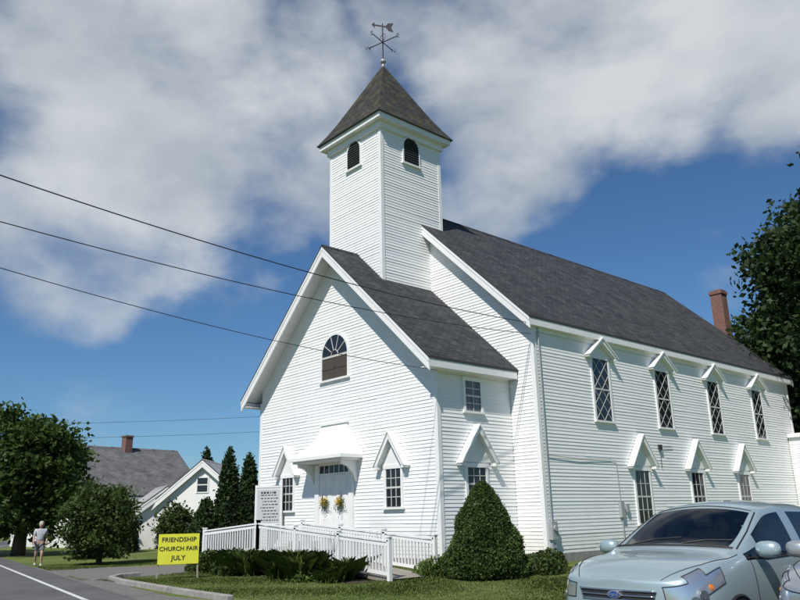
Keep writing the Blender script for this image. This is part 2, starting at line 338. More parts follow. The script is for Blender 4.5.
b=MB(); b.box((TX0-.12,TY0-.12,TZ-.28),(TX1+.12,TY1+.12,TZ)); b.box((TX0-.36,TY0-.36,TZ),(TX1+.36,TY1+.36,TZ+.22)); b.make('tower_cornice','trim',CH)
tcx,tcy=(TX0+TX1)/2,(TY0+TY1)/2
b=MB(); lv=[(2.14,17.42),(1.80,17.93),(1.45,18.55),(.72,19.98),(.05,21.3)]
sl=0
for i in range(len(lv)-1):
    (h0,z0),(h1,z1)=lv[i],lv[i+1]; ds=math.hypot(h1-h0,z1-z0)
    for k in range(4):
        c=[(-1,-1),(1,-1),(1,1),(-1,1)]; a0,a1=c[k],c[(k+1)%4]
        b.add([(tcx+a0[0]*h0,tcy+a0[1]*h0,z0),(tcx+a1[0]*h0,tcy+a1[1]*h0,z0),(tcx+a1[0]*h1,tcy+a1[1]*h1,z1),(tcx+a0[0]*h1,tcy+a0[1]*h1,z1)],[(0,1,2,3)],0,[[(-h0,sl),(h0,sl),(h1,sl+ds),(-h1,sl+ds)]])
    sl+=ds
b.box((tcx-2.14,tcy-2.14,17.392),(tcx+2.14,tcy+2.14,17.419),1)
b.make('tower_roof',['shingle_moss','edge'],CH,fix=False)
WV=bpy.data.objects.new('weathervane',None); COL.objects.link(WV); WV.parent=CH
b=MB(); b.tube([(tcx,tcy,21.2),(tcx,tcy,21.5)],[.10,.04],8); 
b.tube([(tcx,tcy,21.45+.26*t/6) for t in range(7)],[.02,.1,.13,.14,.13,.1,.02],10)
b.make('finial','grey_metal',WV,smooth=True)
b=MB(); b.tube([(tcx,tcy,21.6),(tcx,tcy,23.6)],.03,6)
for dx,dy in ((1,.25),(-.25,1)):
    b.tube([(tcx-dx*.75,tcy-dy*.75,22.6),(tcx+dx*.75,tcy+dy*.75,22.6)],.022,5)
b.tube([(tcx+math.cos(t)*.18,tcy,22.85+math.sin(t)*.18) for t in np.linspace(0,2*math.pi,13)],.015,4)
b.make('rod','black',WV)
b=MB()
Tv=lambda p:(tcx+p[0]*.62,tcy+p[0]*.3,23.45+p[1]*.8+p[0]*-.32)
ar=[(-1.0,.0),(-.72,.2),(-.72,.05),(.3,.05),(.55,.26),(1.0,.3),(.8,.0),(1.0,-.3),(.55,-.26),(.3,-.05),(-.72,-.05),(-.72,-.2)]
vs=[Tv((x*.8,z)) for x,z in ar]; b.add(vs+[(x+.008,y-.02,z) for x,y,z in vs],[tuple(range(12)),tuple(range(23,11,-1))]+[(i,(i+1)%12,12+(i+1)%12,12+i) for i in range(12)]); b.make('arrow','black',WV)
def text(name,body,size,mat,parent,mw,ext=.004,align='CENTER',off=0):
    c=bpy.data.curves.new(name,'FONT'); c.body=body; c.size=size; c.extrude=ext; c.align_x=align; c.align_y='CENTER'; c.space_character=1.05; c.offset=off
    t=bpy.data.objects.new(name,c); COL.objects.link(t); dg=bpy.context.evaluated_depsgraph_get(); me=bpy.data.meshes.new_from_object(t.evaluated_get(dg))
    bpy.data.objects.remove(t); me.materials.clear(); me.materials.append(M[mat]); me.transform(mw); o=bpy.data.objects.new(name,me); COL.objects.link(o); o.parent=parent; return o
for ch,dx,dy in (('E',.82,.2),('W',-.82,-.2),('N',-.2,.82),('S',.2,-.82)):
    text('letter',ch,.3,'black',WV,Matrix.Translation((tcx+dx,tcy+dy,22.6))@Matrix.Rotation(.84,4,'Z')@Matrix.Rotation(math.pi/2,4,'X'),.01)
# windows
def tri_hood(T,s,zb_,za,h,p,parent):
    b=MB(T); w=.13
    k=(za-zb_)/h; ww=w*math.sqrt(1+k*k)
    for sg in (-1,1):
        b.prism([(s+sg*h,zb_),(s,za),(s,za-ww),(s+sg*(h-w*1.25),zb_)],1,.03,p)
        b.prism([(s+sg*(h+.05),zb_-.03),(s,za+.06),(s,za+.005),(s+sg*(h+.004),zb_-.03)],1,.031,p+.045)
        b.box((s+sg*h-(w*1.25 if sg>0 else 0)-.01,.03,zb_-.10),(s+sg*h+(0 if sg>0 else w*1.25)+.01,p-.01,zb_-.003))
    b.prism([(s-h+.12,zb_+.02),(s+h-.12,zb_+.02),(s,za-.12)],1,.029,.05)
    b.make('hood','trim',parent)
def window(T,s,z0,z1,w,style,hood=None,cas=.11):
    h=w/2
    b=MB(T); d=.036
    gm={'grid':0,'diamond':0,'curtain':2}.get(style,0)
    b.box((s-h,.02,z0),(s+h,d,z1),gm)
    zm=(z0+z1)/2
    mw=.026
    if style=='diamond':
        b.box((s-h,d,zm-.03),(s+h,d+.02,zm+.03),1)
        for za_,zb2 in ((z0,zm),(zm,z1)):
            H=(zb2-za_); step=w/2.0; k=H/2/(w/2)
            for sgn in (1,-1):
                off=-2*w
                while off<3*w:
                    zs=za_ if sgn>0 else zb2
                    x0_=s-h+off; t0=max(0,-off); t1=min(H/k,w-off)
                    if t1-t0>.05: b.beam((x0_+t0,d+.006,zs+sgn*k*t0),(x0_+t1,d+.006,zs+sgn*k*t1),mw*.8,.012,up=(0,1,0),mi=1)
                    off+=step
    else:
        nx=3 if style=='grid' else 2
        for i in range(1,nx): b.box((s-h+w*i/nx-mw/2,d,z0),(s-h+w*i/nx+mw/2,d+.014,z1),1)
        for i in range(1,4):
            ww=.06 if i==2 else mw
            b.box((s-h,d+.001,z0+(z1-z0)*i/4-ww/2),(s+h,d+.016,z0+(z1-z0)*i/4+ww/2),1)
    o=b.make('window',['glass','muntin','curtain'],CH)
    b=MB(T); D=.062
    b.box((s-h-cas,.0,z0-.02),(s-h,D,z1)); b.box((s+h,.0,z0-.02),(s+h+cas,D,z1)); b.box((s-h-cas-.02,0,z1),(s+h+cas+.02,D+.012,z1+cas+.02))
    b.make('frame','trim',o)
    b=MB(T); b.box((s-h-cas-.04,0,z0-.09),(s+h+cas+.04,D+.05,z0-.021)); b.make('sill','trim',o)
    if hood: tri_hood(T,s,hood[0],hood[1],hood[2],.26,o)
    return o
for y in (3.92,8.38,12.84,17.32): window(Ts(0),y,4.84,7.16,1.02,'diamond',(7.26,8.0-.07,.92))
for y in (6.08,10.38,14.68): window(Ts(0),y,1.12,3.05,.98,'grid',(3.22,4.38,.92))
window(Tf(VY),-9.67,1.88,3.1,.74,'grid',(3.2,4.3,.78)); window(Tf(VY),-3.33,1.88,3.1,.74,'grid',(3.2,4.3,.78))
window(Ts(VX1),-1.97,2.0,3.05,.86,'grid',(3.2,4.4,.9)); window(Ts(VX1),-1.97,4.9,5.9,.74,'curtain')
T=Tf(VY); cx_,r_,z0_,zs_=-6.62,.80,6.62,7.52
b=MB(T); arc=[(cx_+r_*math.cos(t),zs_+r_*math.sin(t)) for t in np.linspace(0,math.pi,25)]
b.prism(arc,1,.02,.036,0)
b.box((cx_-r_,.02,z0_),(cx_+r_,.038,zs_-.04),2)
for i in range(1,5):
    t=math.pi*i/5; b.beam((cx_+.2*math.cos(t),.044,zs_+.2*math.sin(t)),(cx_+r_*math.cos(t),.044,zs_+r_*math.sin(t)),.03,.014,up=(0,1,0),mi=1)
b.tube([(cx_+.22*math.cos(t),.044,zs_+.22*math.sin(t)) for t in np.linspace(0,math.pi,9)],.014,4,mi=1)
b.box((cx_-r_,.036,zs_-.06),(cx_+r_,.056,zs_+.02),1); b.box((cx_-.02,.039,z0_),(cx_+.02,.05,zs_-.06),2); b.box((cx_-r_,.039,z0_+.4),(cx_+r_,.05,z0_+.46),2)
aw=b.make('fanlight_window',['glass','muntin','board'],CH)
def archframe(T,c,r,z0,zs,parent,w=.1,D=.065,n=20):
    b=MB(T)
    A=[(c+r*math.cos(t),zs+r*math.sin(t)) for t in np.linspace(0,math.pi,n)]; B=[(c+(r+w)*math.cos(t),zs+(r+w)*math.sin(t)) for t in np.linspace(0,math.pi,n)]
    for i in range(n-1): b.prism([A[i],A[i+1],B[i+1],B[i]],1,.0,D)
    b.box((c-r-w,0,z0),(c-r,D,zs)); b.box((c+r,0,z0),(c+r+w,D,zs)); b.make('frame','trim',parent)
    b=MB(T); b.box((c-r-w-.04,0,z0-.07),(c+r+w+.04,D+.05,z0)); b.make('sill','trim',parent)
archframe(T,cx_,r_,z0_,zs_,aw)
for T,c in ((Tf(TY0),-6.70),(Ts(TX1),-.95)):
    b=MB(T); r=.42; z0_,zs_=15.72,16.50
    arc=[(c+r*math.cos(t),zs_+r*math.sin(t)) for t in np.linspace(0,math.pi,15)]; b.prism(arc+[(c-r,z0_),(c+r,z0_)],1,.02,.034)
    z=z0_+.04
    while z<zs_+r-.06:
        hw=r if z<zs_ else math.sqrt(max(0,r*r-(z+.05-zs_)**2))
        if hw>.06: b.add([(c-hw,.075,z),(c+hw,.075,z),(c+hw,.035,z+.09),(c-hw,.035,z+.09),(c-hw,.035,z),(c+hw,.035,z)],[(0,1,2,3),(4,5,1,0)])
        z+=.105
    o=b.make('louver_window','louver',CH,fix=False); archframe(T,c,r,z0_,zs_,o,w=.07)
T=Tf(VY); dc=-6.62
DR=bpy.data.objects.new('door',None); COL.objects.link(DR); DR.parent=CH
for sg in (-1,1):
    b=MB(T); x0,x1=(dc+.01,dc+.9) if sg>0 else (dc-.9,dc-.01)
    b.box((x0,.0,.78),(x1,.04,3.08))
    w_=(x1-x0)
    for za,zb2 in ((.95,1.6),(1.75,2.5),(2.62,2.98)):
        for i in range(2):
            a=x0+.1+i*(w_-.1)/2; c=a+(w_-.3)/2
            b.box((a,.04,za),(c,.052,zb2)); b.box((a+.05,.052,za+.05),(c-.05,.062,zb2-.05))
    b.make('door_leaf','trim',DR,bevel=.006)
b=MB(T); b.box((dc-.9,.01,3.14),(dc+.9,.045,3.42)); b.make('transom',['glass'],DR)
b=MB(T)
for i in range(0,7):
    x=dc-.9+i*.3; b.box((x-.015,.046,3.14),(x+.015,.06,3.42))
b.box((dc-1.15,0,.78),(dc-.9,.1,3.46)); b.box((dc+.9,0,.78),(dc+1.15,.1,3.46)); b.box((dc-.9,0,3.42),(dc+.9,.1,3.5)); b.box((dc-.9,0,3.085),(dc+.9,.07,3.14))
b.box((dc-.012,.04,.78),(dc+.012,.066,3.08))
b.make('frame','trim',DR)
b=MB(T); b.tube([(dc+.1,.05,1.85),(dc+.1,.11,1.85),(dc+.1,.11,2.0),(dc+.1,.05,2.0)],.012,6); b.make('handle','black',DR)
b=MB(T); prof=[(.0,1.61,.96,3.70),(0,1.4,.78,3.86),(0,1.12,.52,4.08),(0,.93,.3,4.36),(0,.84,.14,4.66),(0,.81,.06,4.9)]
rows=[[(dc-h,.0,z),(dc-h,p,z),(dc+h,p,z),(dc+h,.0,z)] for _,h,p,z in prof]
for i in range(len(rows)-1):
    for k in range(3): b.add([rows[i][k],rows[i][k+1],rows[i+1][k+1],rows[i+1][k]],[(0,1,2,3)])
b.add(rows[-1],[(0,1,2,3)]); b.box((dc-1.64,0,3.58),(dc+1.64,1.0,3.698))
b.box((dc-1.5,0,3.50),(dc+1.5,.86,3.578)); b.box((dc-.86,0,4.9),(dc+.86,.12,4.98))
for sg in (-1,1):
    x=dc+sg*1.28
    b.prism([(.0,2.75),(.10,2.8),(.2,3.05),(.45,3.3),(.75,3.38),(.75,3.498),(0,3.498)],0,x-.05,x+.05)
b.make('door_hood','trim',CH)
def leaves(P,size,nrm=None,tint=None,aspect=.6,up=.3,name='leaf',mat='leaf_bush',parent=None,loc=(0,0,0),extra=None):
    n=len(P); d=rng.normal(size=(n,3)); d[:,2]+=up*2; d/=np.linalg.norm(d,axis=1)[:,None]
    a=np.cross(d,rng.normal(size=(n,3))); a/=np.linalg.norm(a,axis=1)[:,None]; c=np.cross(d,a)
    sz=(size*(.6+.8*rng.random(n)))[:,None]
    V=np.stack([P-a*sz,P+c*sz*aspect-a*sz*.1,P+a*sz,P-c*sz*aspect-a*sz*.1],1).reshape(-1,3)
    return quads(name,V,n,tint,mat,parent,loc)
def quads(name,V,n,tint,mat,parent,loc,k=4):
    me=bpy.data.meshes.new(name); me.vertices.add(n*k); me.vertices.foreach_set('co',V.astype(np.float32).ravel()); me.loops.add(n*k); me.loops.foreach_set('vertex_index',np.arange(n*k,dtype=np.int32))
    me.polygons.add(n); me.polygons.foreach_set('loop_start',np.arange(0,n*k,k,dtype=np.int32)); me.polygons.foreach_set('loop_total',np.full(n,k,dtype=np.int32))
    at=me.attributes.new('tint','FLOAT','POINT'); t=tint if tint is not None else rng.random(n); at.data.foreach_set('value',np.repeat(np.clip(t,0,1),k).astype(np.float32))
    me.materials.append(M[mat]); me.update(calc_edges=True); me.validate(); o=bpy.data.objects.new(name,me); COL.objects.link(o); o.location=loc
    if parent: o.parent=parent
    return o
for x in (-7.1,-6.14):
    e=thing('flower_basket','small hanging basket of yellow flowers on the church door','flower basket',(x,VY-.14,2.05),group='flower baskets on the church doors')
    leaves(rng.normal(size=(260,3))*[.11,.05,.13],.03,name='foliage',mat='leaf_bush',parent=e)
    leaves(rng.normal(size=(110,3))*[.09,.04,.08]+[0,-.06,.08],.03,name='blossom',mat='petal',parent=e)
b=MB(); b.box((-3.64,21.78,0),(-2.96,22.46,13.75)); b.box((-3.69,21.73,13.75),(-2.91,22.51,13.92)); b.box((-3.64,21.78,13.92),(-2.96,22.46,14.0)); b.make('chimney','brick',CH)
siding('annex_wall',Tf(20.4),.1,5.0,lambda z:(.05,5.0)); b=MB(); b.box((0.03,20.41,0),(5,27,5.0)); b.box((.06,20.25,5.0),(5.3,27.3,5.2)); b.make('annex_wall','trim',CH)
b=MB(); b.tube([(.07,.22,8.0),(.07,.22,1.2)],.03,8); b.make('conduit','grey_metal',CH)
b=MB(); b.box((.03,.06,.72),(.20,.36,1.3)); b.tube([(.2,.21,1.08),(.26,.21,1.08)],.1,14); b.box((.03,.08,.3),(.14,.32,.62)); b.make('electric_meter','grey_metal',CH,bevel=.01)
b=MB(); b.tube([(.05,.25,3.45),(.06,2.0,3.38),(.05,4.0,3.42),(.06,4.35,3.40),(.06,4.4,1.9)],.014,5); b.box((.03,4.3,1.35),(.13,4.52,1.9)); b.box((.03,4.7,1.55),(.12,4.86,1.8)); b.tube([(.07,4.4,1.35),(.07,4.4,.3)],.02,6);b.make('cable_box','grey_metal',CH)
b=MB(); b.tube([(.05,7.6,3.2),(.055,7.6,4.0),(.05,8.6,4.05)],.012,5); b.box((.03,7.5,3.9),(.12,7.68,4.1)); b.make('cable_box','cable',CH)
# ------------------------------------------------------------------ ramp
RP=thing('access_ramp','white wooden access ramp with baluster railings before the church door','ramp')
dk=lambda x: max(.06,min(.62,.06+.085*(.9-x)))
b=MB(); n=12
for i in range(n):
    x0=.9-(.9+5.4)*i/n; x1=.9-(.9+5.4)*(i+1)/n
    b.add([(x0,-7.5,dk(x0)),(x1,-7.5,dk(x1)),(x1,-6.0,dk(x1)),(x0,-6.0,dk(x0)),(x0,-7.5,dk(x0)-.1),(x1,-7.5,dk(x1)-.1),(x1,-6.0,dk(x1)-.1),(x0,-6.0,dk(x0)-.1)],[(0,1,2,3),(4,7,6,5),(0,4,5,1),(2,6,7,3)])
b.box((-8.3,-7.5,.46),(-5.42,-3.70,.60)); b.box((-7.7,-4.9,.602),(-5.5,-3.70,.77))
b.make('deck','wood',RP,fix=False)
def railing(pts,zf,name='railing'):
    b=MB()
    for i in range(len(pts)-1):
        p=Vector(pts[i]);q=Vector(pts[i+1]);L=(q-p).length
        zp,zq=zf[i],zf[i+1]
        b.beam((p.x,p.y,zp+.92),(q.x,q.y,zq+.92),.10,.045); b.beam((p.x,p.y,zp+.83),(q.x,q.y,zq+.83),.04,.09); b.beam((p.x,p.y,zp+.12),(q.x,q.y,zq+.12),.04,.08)
        n=int(L/.13)
        for k in range(1,n):
            t=k/n; x=p.x+(q.x-p.x)*t;y=p.y+(q.y-p.y)*t;z=zp+(zq-zp)*t; b.box((x-.019,y-.019,z+.16),(x+.019,y+.019,z+.785))
        m=max(1,int(L/1.9))
        for k in range(m+1):
            t=k/m; x=p.x+(q.x-p.x)*t;y=p.y+(q.y-p.y)*t;z=zp+(zq-zp)*t; b.box((x-.05,y-.05,0),(x+.05,y+.05,z+1.0)); b.box((x-.065,y-.065,z+1.0),(x+.065,y+.065,z+1.03))
    return b.make(name,'trim',RP)
railing([(.9,-7.55),(-5.4,-7.55),(-8.35,-7.85)],[dk(.9),.52,.30]); railing([(.9,-5.95),(-5.3,-5.95)],[dk(.9),.5])
# ------------------------------------------------------------------ yellow sign
SG=thing('yellow_sign','yellow hand-lettered church fair sign on wooden stakes beside the road','sign',(-5.05,-10.36,0),math.atan2(.9,.42))
b=MB(); b.box((-.56,-.012,.40),(.56,.012,1.22)); b.make('board','yellow',SG)
for x in (-.50,.50):
    b=MB(); b.beam((x,.03,1.15),(x*1.12,.03,-.05),.05,.03,up=(0,1,0)); b.make('leg','wood',SG)
    b=MB(); b.beam((x,.07,.95),(x*1.1,.42,-.02),.035,.035); b.make('brace','wood',SG)
for t,z,s_ in (('FRIENDSHIP',1.06,.172),('CHURCH FAIR',.815,.158),('JULY',.565,.178)):
    text('lettering',t,s_,'ink',SG,Matrix.Translation((0,-.016,z))@Matrix.Rotation(math.pi/2,4,'X'),off=.003)
NB=thing('notice_board','grey painted church notice board on two posts near the wall','notice board',(-10.28,-4.15,0),math.radians(38))
b=MB(); b.box((-.52,-.03,1.35),(.52,.03,2.75)); b.box((-.56,-.05,2.75),(.56,.05,2.82)); 
for x in (-.52,.52): b.box((x-.04,-.045,0),(x+.04,.045,2.86))
b.make('frame','soffit',NB)
b=MB(); b.box((-.46,-.036,1.42),(.46,-.031,2.68)); b.make('panel',simple('board_grey',(.50,.52,.53),(.44,.46,.47),.5),NB)
b=MB(); random.seed(3)
for i in range(10):
    z=2.6-i*.118; x=-.34+random.random()*.14; th=.075 if i==0 else .035; xe=.22+random.random()*.16
    while x<xe:
        w_=.03+random.random()*.09; b.box((x,-.041,z-th),(min(x+w_,.4),-.037,z)); x+=w_+.04
b.make('lettering','ink',NB)
# ------------------------------------------------------------------ vegetation
def clumps(n,fn,rc,per):
    C=np.array([fn() for _ in range(n)]); k=len(C)
    P=np.repeat(C,per,0)+rng.normal(size=(k*per,3))*rc*np.array([1,1,.7])
    t=np.repeat(rng.random(k),per)*.6+rng.random(k*per)*.4
    return P,t,C
def ell(rx,ry,rz,zc,inner=.55,lob=None,ph=0):
    def fn():
        d=rng.normal(size=3); d/=np.linalg.norm(d); a=math.atan2(d[1],d[0])
        k=1+.14*math.sin(3*a+ph)+.12*math.sin(5*d[2]*2+2*a+ph*2)+.08*math.sin(7*a-ph)
        r=(inner+(1-inner)*rng.random()**.6)*k
        return np.array([d[0]*rx*r,d[1]*ry*r,zc+d[2]*rz*r])
    return fn
def tree(name,label,loc,rx,rz,zc,nc,per,rc,ls,mat,ph=0,cat='tree',trunk_r=.3,group=None,inner=.5):
    e=thing(name,label,cat,loc,group=group)
    P,t,C=clumps(nc,ell(rx,rx,rz,zc,inner,ph=ph),rc,per)
    P[:,2]=np.maximum(P[:,2],.25)
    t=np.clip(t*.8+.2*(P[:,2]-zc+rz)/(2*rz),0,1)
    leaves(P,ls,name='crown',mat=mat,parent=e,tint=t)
    b=MB(); top=zc+rz*.5
    b.tube([(0,0,-.1),(.05,.02,zc*.3),(-.05,.08,zc*.7),(.05,0,top)],[trunk_r*1.25,trunk_r,trunk_r*.7,trunk_r*.15],9)
    for i in range(14):
        c=C[int(rng.integers(len(C)))]; z=zc*.35+rng.random()*(zc*.5); b.tube([(0,0,z),(c[0]*.45,c[1]*.45,z+(c[2]-z)*.55),tuple(c*.95)],[trunk_r*.4,trunk_r*.22,.03],5)
    b.make('trunk','bark',e,smooth=True)
    return e
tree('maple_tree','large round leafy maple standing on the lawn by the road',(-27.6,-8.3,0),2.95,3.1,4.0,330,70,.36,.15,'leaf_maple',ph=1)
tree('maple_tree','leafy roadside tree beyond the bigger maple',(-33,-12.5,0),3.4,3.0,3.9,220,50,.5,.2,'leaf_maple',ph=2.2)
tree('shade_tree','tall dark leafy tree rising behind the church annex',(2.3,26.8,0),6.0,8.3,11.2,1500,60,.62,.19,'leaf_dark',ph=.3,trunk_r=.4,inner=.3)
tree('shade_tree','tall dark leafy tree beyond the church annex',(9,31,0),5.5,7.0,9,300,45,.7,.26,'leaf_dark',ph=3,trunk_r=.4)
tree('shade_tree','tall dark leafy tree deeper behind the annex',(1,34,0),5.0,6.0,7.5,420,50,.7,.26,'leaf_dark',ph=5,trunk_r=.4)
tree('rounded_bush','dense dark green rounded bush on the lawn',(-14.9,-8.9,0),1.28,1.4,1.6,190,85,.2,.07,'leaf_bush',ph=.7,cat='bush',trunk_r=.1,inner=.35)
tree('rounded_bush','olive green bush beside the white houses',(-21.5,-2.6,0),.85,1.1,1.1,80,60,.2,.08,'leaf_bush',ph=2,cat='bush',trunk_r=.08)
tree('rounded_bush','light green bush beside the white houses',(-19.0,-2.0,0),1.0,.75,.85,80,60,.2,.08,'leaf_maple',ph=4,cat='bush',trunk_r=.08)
def conifer(name,label,loc,r,h,n,ls,mat,cat='conifer',pw=1.0,z0=.05):
    e=thing(name,label,cat,loc)
    z=z0+(h-z0)*(1-(rng.random(n))**.62)
    a=rng.random(n)*2*math.pi; u=(z-z0)/(h-z0)
    rr=r*np.clip((1-u),0,1)**pw*(1-np.exp(-(u+.04)*14)*.35)*(1+.06*np.sin(a*5+z*4)+.05*np.sin(a*3-z*7))*(.86+.17*rng.random(n))
    P=np.stack([rr*np.cos(a),rr*np.sin(a),z],1)+rng.normal(size=(n,3))*ls*.7
    t=np.clip(.5+.3*np.sin(a*5+z*4+1)*np.sin(z*6+a*2)+rng.normal(size=n)*.25,0,1)
    leaves(P,ls,name='crown',mat=mat,parent=e,tint=t,up=.25)
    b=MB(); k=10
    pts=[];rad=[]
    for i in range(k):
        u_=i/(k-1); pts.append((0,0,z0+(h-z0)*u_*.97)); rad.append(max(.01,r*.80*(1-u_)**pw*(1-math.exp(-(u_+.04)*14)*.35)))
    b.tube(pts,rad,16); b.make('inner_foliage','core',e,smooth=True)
    b=MB(); b.tube([(0,0,-.05),(0,0,h*.5)],[.07,.03],7); b.make('trunk','bark',e); return e
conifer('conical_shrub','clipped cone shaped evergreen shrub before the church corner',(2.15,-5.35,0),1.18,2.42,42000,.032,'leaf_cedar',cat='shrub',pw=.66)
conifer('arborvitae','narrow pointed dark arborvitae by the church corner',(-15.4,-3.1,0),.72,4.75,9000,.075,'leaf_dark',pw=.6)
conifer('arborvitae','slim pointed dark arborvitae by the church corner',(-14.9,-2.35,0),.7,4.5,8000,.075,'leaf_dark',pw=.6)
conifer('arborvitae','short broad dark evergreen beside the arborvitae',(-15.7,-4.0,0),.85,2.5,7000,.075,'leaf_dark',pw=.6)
conifer('spruce_tree','small dark spruce between the white houses',(-24.9,-4.2,0),1.0,3.3,5000,.1,'leaf_dark',pw=.8)
conifer('spruce_tree','dark spruce top behind the white house',(-40,8.5,0),1.6,7.2,4000,.15,'leaf_dark',pw=.9)
def low(label,loc,rx,ry,h,n,ls,mat,name='low_shrub'):
    e=thing(name,label,'shrub',loc); d=rng.normal(size=(n,3)); d/=np.linalg.norm(d,axis=1)[:,None]; d[:,2]=np.abs(d[:,2])
    P=d*np.array([rx,ry,h])*(.65+.38*rng.random((n,1)))*(1+.15*np.sin(d[:,:1]*5)); leaves(P,ls,name='foliage',mat=mat,parent=e); return e
low('low leafy shrub next to the cone shaped evergreen',(.75,-5.9,0),.55,.5,.5,2600,.04,'leaf_lily')
low('low green shrub at the church corner',(1.1,-1.6,0),.8,.6,.5,2600,.045,'leaf_bush')
low('low green shrub beside the cone shaped evergreen',(2.6,-3.6,0),.6,.6,.4,1800,.045,'leaf_bush')
low('rounded hosta clump before the ramp railing',(-6.9,-8.5,0),.9,.5,.6,2500,.06,'leaf_bush')
low('rounded dark green clump before the ramp railing',(-4.9,-8.7,0),.8,.45,.68,2600,.05,'leaf_bush')
low('rounded light green clump before the ramp railing',(-1.2,-8.7,0),.6,.4,.42,2200,.045,'leaf_lily')
def blades(name,n,xy,h,w,mat,lean=.5,kind='stuff',hv=None):
    P=xy(n); n=len(P); a=rng.random(n)*2*math.pi; hh=h*(.55+.6*rng.random(n))*(hv(P) if hv else 1); dx=np.cos(a);dy=np.sin(a); l=lean*hh*rng.random(n)
    z=np.zeros(n)
    b0=np.stack([P[:,0]-dy*w,P[:,1]+dx*w,z],1); b1=np.stack([P[:,0]+dy*w,P[:,1]-dx*w,z],1)
    m1=np.stack([P[:,0]+dx*l*.45+dy*w*.8,P[:,1]+dy*l*.45-dx*w*.8,hh*.75],1); m0=np.stack([P[:,0]+dx*l*.45-dy*w*.8,P[:,1]+dy*l*.45+dx*w*.8,hh*.75],1)
    t=np.stack([P[:,0]+dx*l*1.2,P[:,1]+dy*l*1.2,hh*(.95)],1)
    V=np.stack([b0,b1,m1,t,m0],1).reshape(-1,3); o=quads(name,V,n,None,mat,None,(0,0,0),k=5); o['kind']=kind; return o
bc=np.stack([rng.random(34)*6.1-6.0,-8.8+rng.random(34)*1.05],1)
def bed(n): 
    i=rng.integers(34,size=n); return bc[i]+rng.normal(size=(n,2))*.13
hvf=lambda P: .8+.32*np.sin(P[:,0]*2.3+P[:,1]*3)
blades('daylily_bed',7500,bed,.62,.012,'leaf_lily',1.2,hv=hvf)
sheet('garden_bed_soil',[(-6.9,-9.1),(.6,-8.5),(.6,-7.6),(-6.9,-7.6)],.012,'mulch')
def lawn(n):
    x=rng.random(n)*26-16; y=rng.random(n)*12-13.2
    ok=(y>-11.36-.16*(x+13.8)+.1)&~((x>-12.6)&(x<-6.9)&(y<-4.5)&(y>-12))&~((x>-7.1)&(x<5)&(y<-12.0))&~((x>-12)&(x<0.1)&(y>-3.7))&~(x>9.6)
    return np.stack([x[ok],y[ok]],1)
blades('lawn_grass_blades',170000,lawn,.055,.006,'leaf_grass',1.3,hv=lambda P:.75+.35*np.sin(P[:,0]*1.3+2*np.sin(P[:,1]*.9)))
C=[]
for i in range(420):
    a=math.radians(100+rng.random()*120); d=95+rng.random()*60; C.append((16+d*math.cos(a),-20+d*math.sin(a),rng.random()*5.5))
C=np.array(C); P=np.repeat(C,40,0)+rng.normal(size=(len(C)*40,3))*np.array([2.2,2.2,1.3]); P[:,2]=np.abs(P[:,2])
o=leaves(P,.55,name='distant_trees',mat='leaf_dark'); o['kind']='stuff'
# ------------------------------------------------------------------ neighbouring houses
def house(label,loc,rot,L,Wd,he,hr,roofm,chim=None,wins=()):
    e=thing('house',label,'house',loc,rot)
    b=MB(); b.box((-Wd/2,-L/2,0),(Wd/2,L/2,he)); b.prism([(-Wd/2,he),(Wd/2,he),(0,hr-.15)],1,-L/2,L/2); b.make('wall','siding',e)
    gable_roof('roof',0,hr,Wd/2+.3,he-.05,-L/2-.3,L/2+.3,roofm,e,wx=Wd/2)
    for ax,s,z,w_,h_ in wins:
        b=MB()
        if ax=='x': b.box((Wd/2,s-w_/2-.08,z-.08),(Wd/2+.04,s+w_/2+.08,z+h_+.08),1); b.box((Wd/2+.04,s-w_/2,z),(Wd/2+.05,s+w_/2,z+h_),0); b.box((Wd/2+.05,s-w_/2,z+h_/2-.03),(Wd/2+.06,s+w_/2,z+h_/2+.03),1)
        else: b.box((s-w_/2-.08,-L/2-.04,z-.08),(s+w_/2+.08,-L/2,z+h_+.08),1); b.box((s-w_/2,-L/2-.05,z),(s+w_/2,-L/2-.04,z+h_),0); b.box((s-w_/2,-L/2-.06,z+h_/2-.03),(s+w_/2,-L/2-.05,z+h_/2+.03),1)
        b.make('window',['glass','trim'],e)
    if chim:
        b=MB(); x,y,z1=chim; b.box((x-.3,y-.3,hr-1.5),(x+.3,y+.3,z1)); b.box((x-.35,y-.35,z1),(x+.35,y+.35,z1+.12)); b.make('chimney','brick',e)
    return e
house('white house with broad grey shingle roof and brick chimney',(-42.5,2.0,0),math.radians(8),10.5,8.5,3.4,7.1,'shingle_light',(0.2,.9,7.9),[('x',-3,1,.9,1.5),('x',0,1,.9,1.5),('x',3,1,.9,1.5),('y',-2,1,.9,1.5),('y',2,1,.9,1.5)])
house('small white house with pale grey roof and gable front',(-29.0,3.6,0),math.radians(48),7,5.2,2.7,5.1,'shingle_pale',None,[('y',-1.2,1,.8,1.2),('y',1.2,1,.8,1.2),('y',0,3.2,.6,.8),('x',0,1,.8,1.2)])
house('low white shed with pale roof beside the white house',(-30.0,.3,0),math.radians(75),4,3.6,2.1,3.6,'shingle_pale',None,[('y',0,.7,.8,1.1)])
b=MB(); b.tube([(0,0,0),(0,0,2.6)],.03,6); fl=b.make('garden_flag','pole',None,(-22.6,.1,0)); tag(fl,'small red garden flag on a pole by the houses','flag')
b=MB(); b.add([(0.03,0,1.2),(.5,.12,1.15),(.45,.08,2.3),(0.03,0,2.45)],[(0,1,2,3)]); b.make('cloth','redp',fl,fix=False)
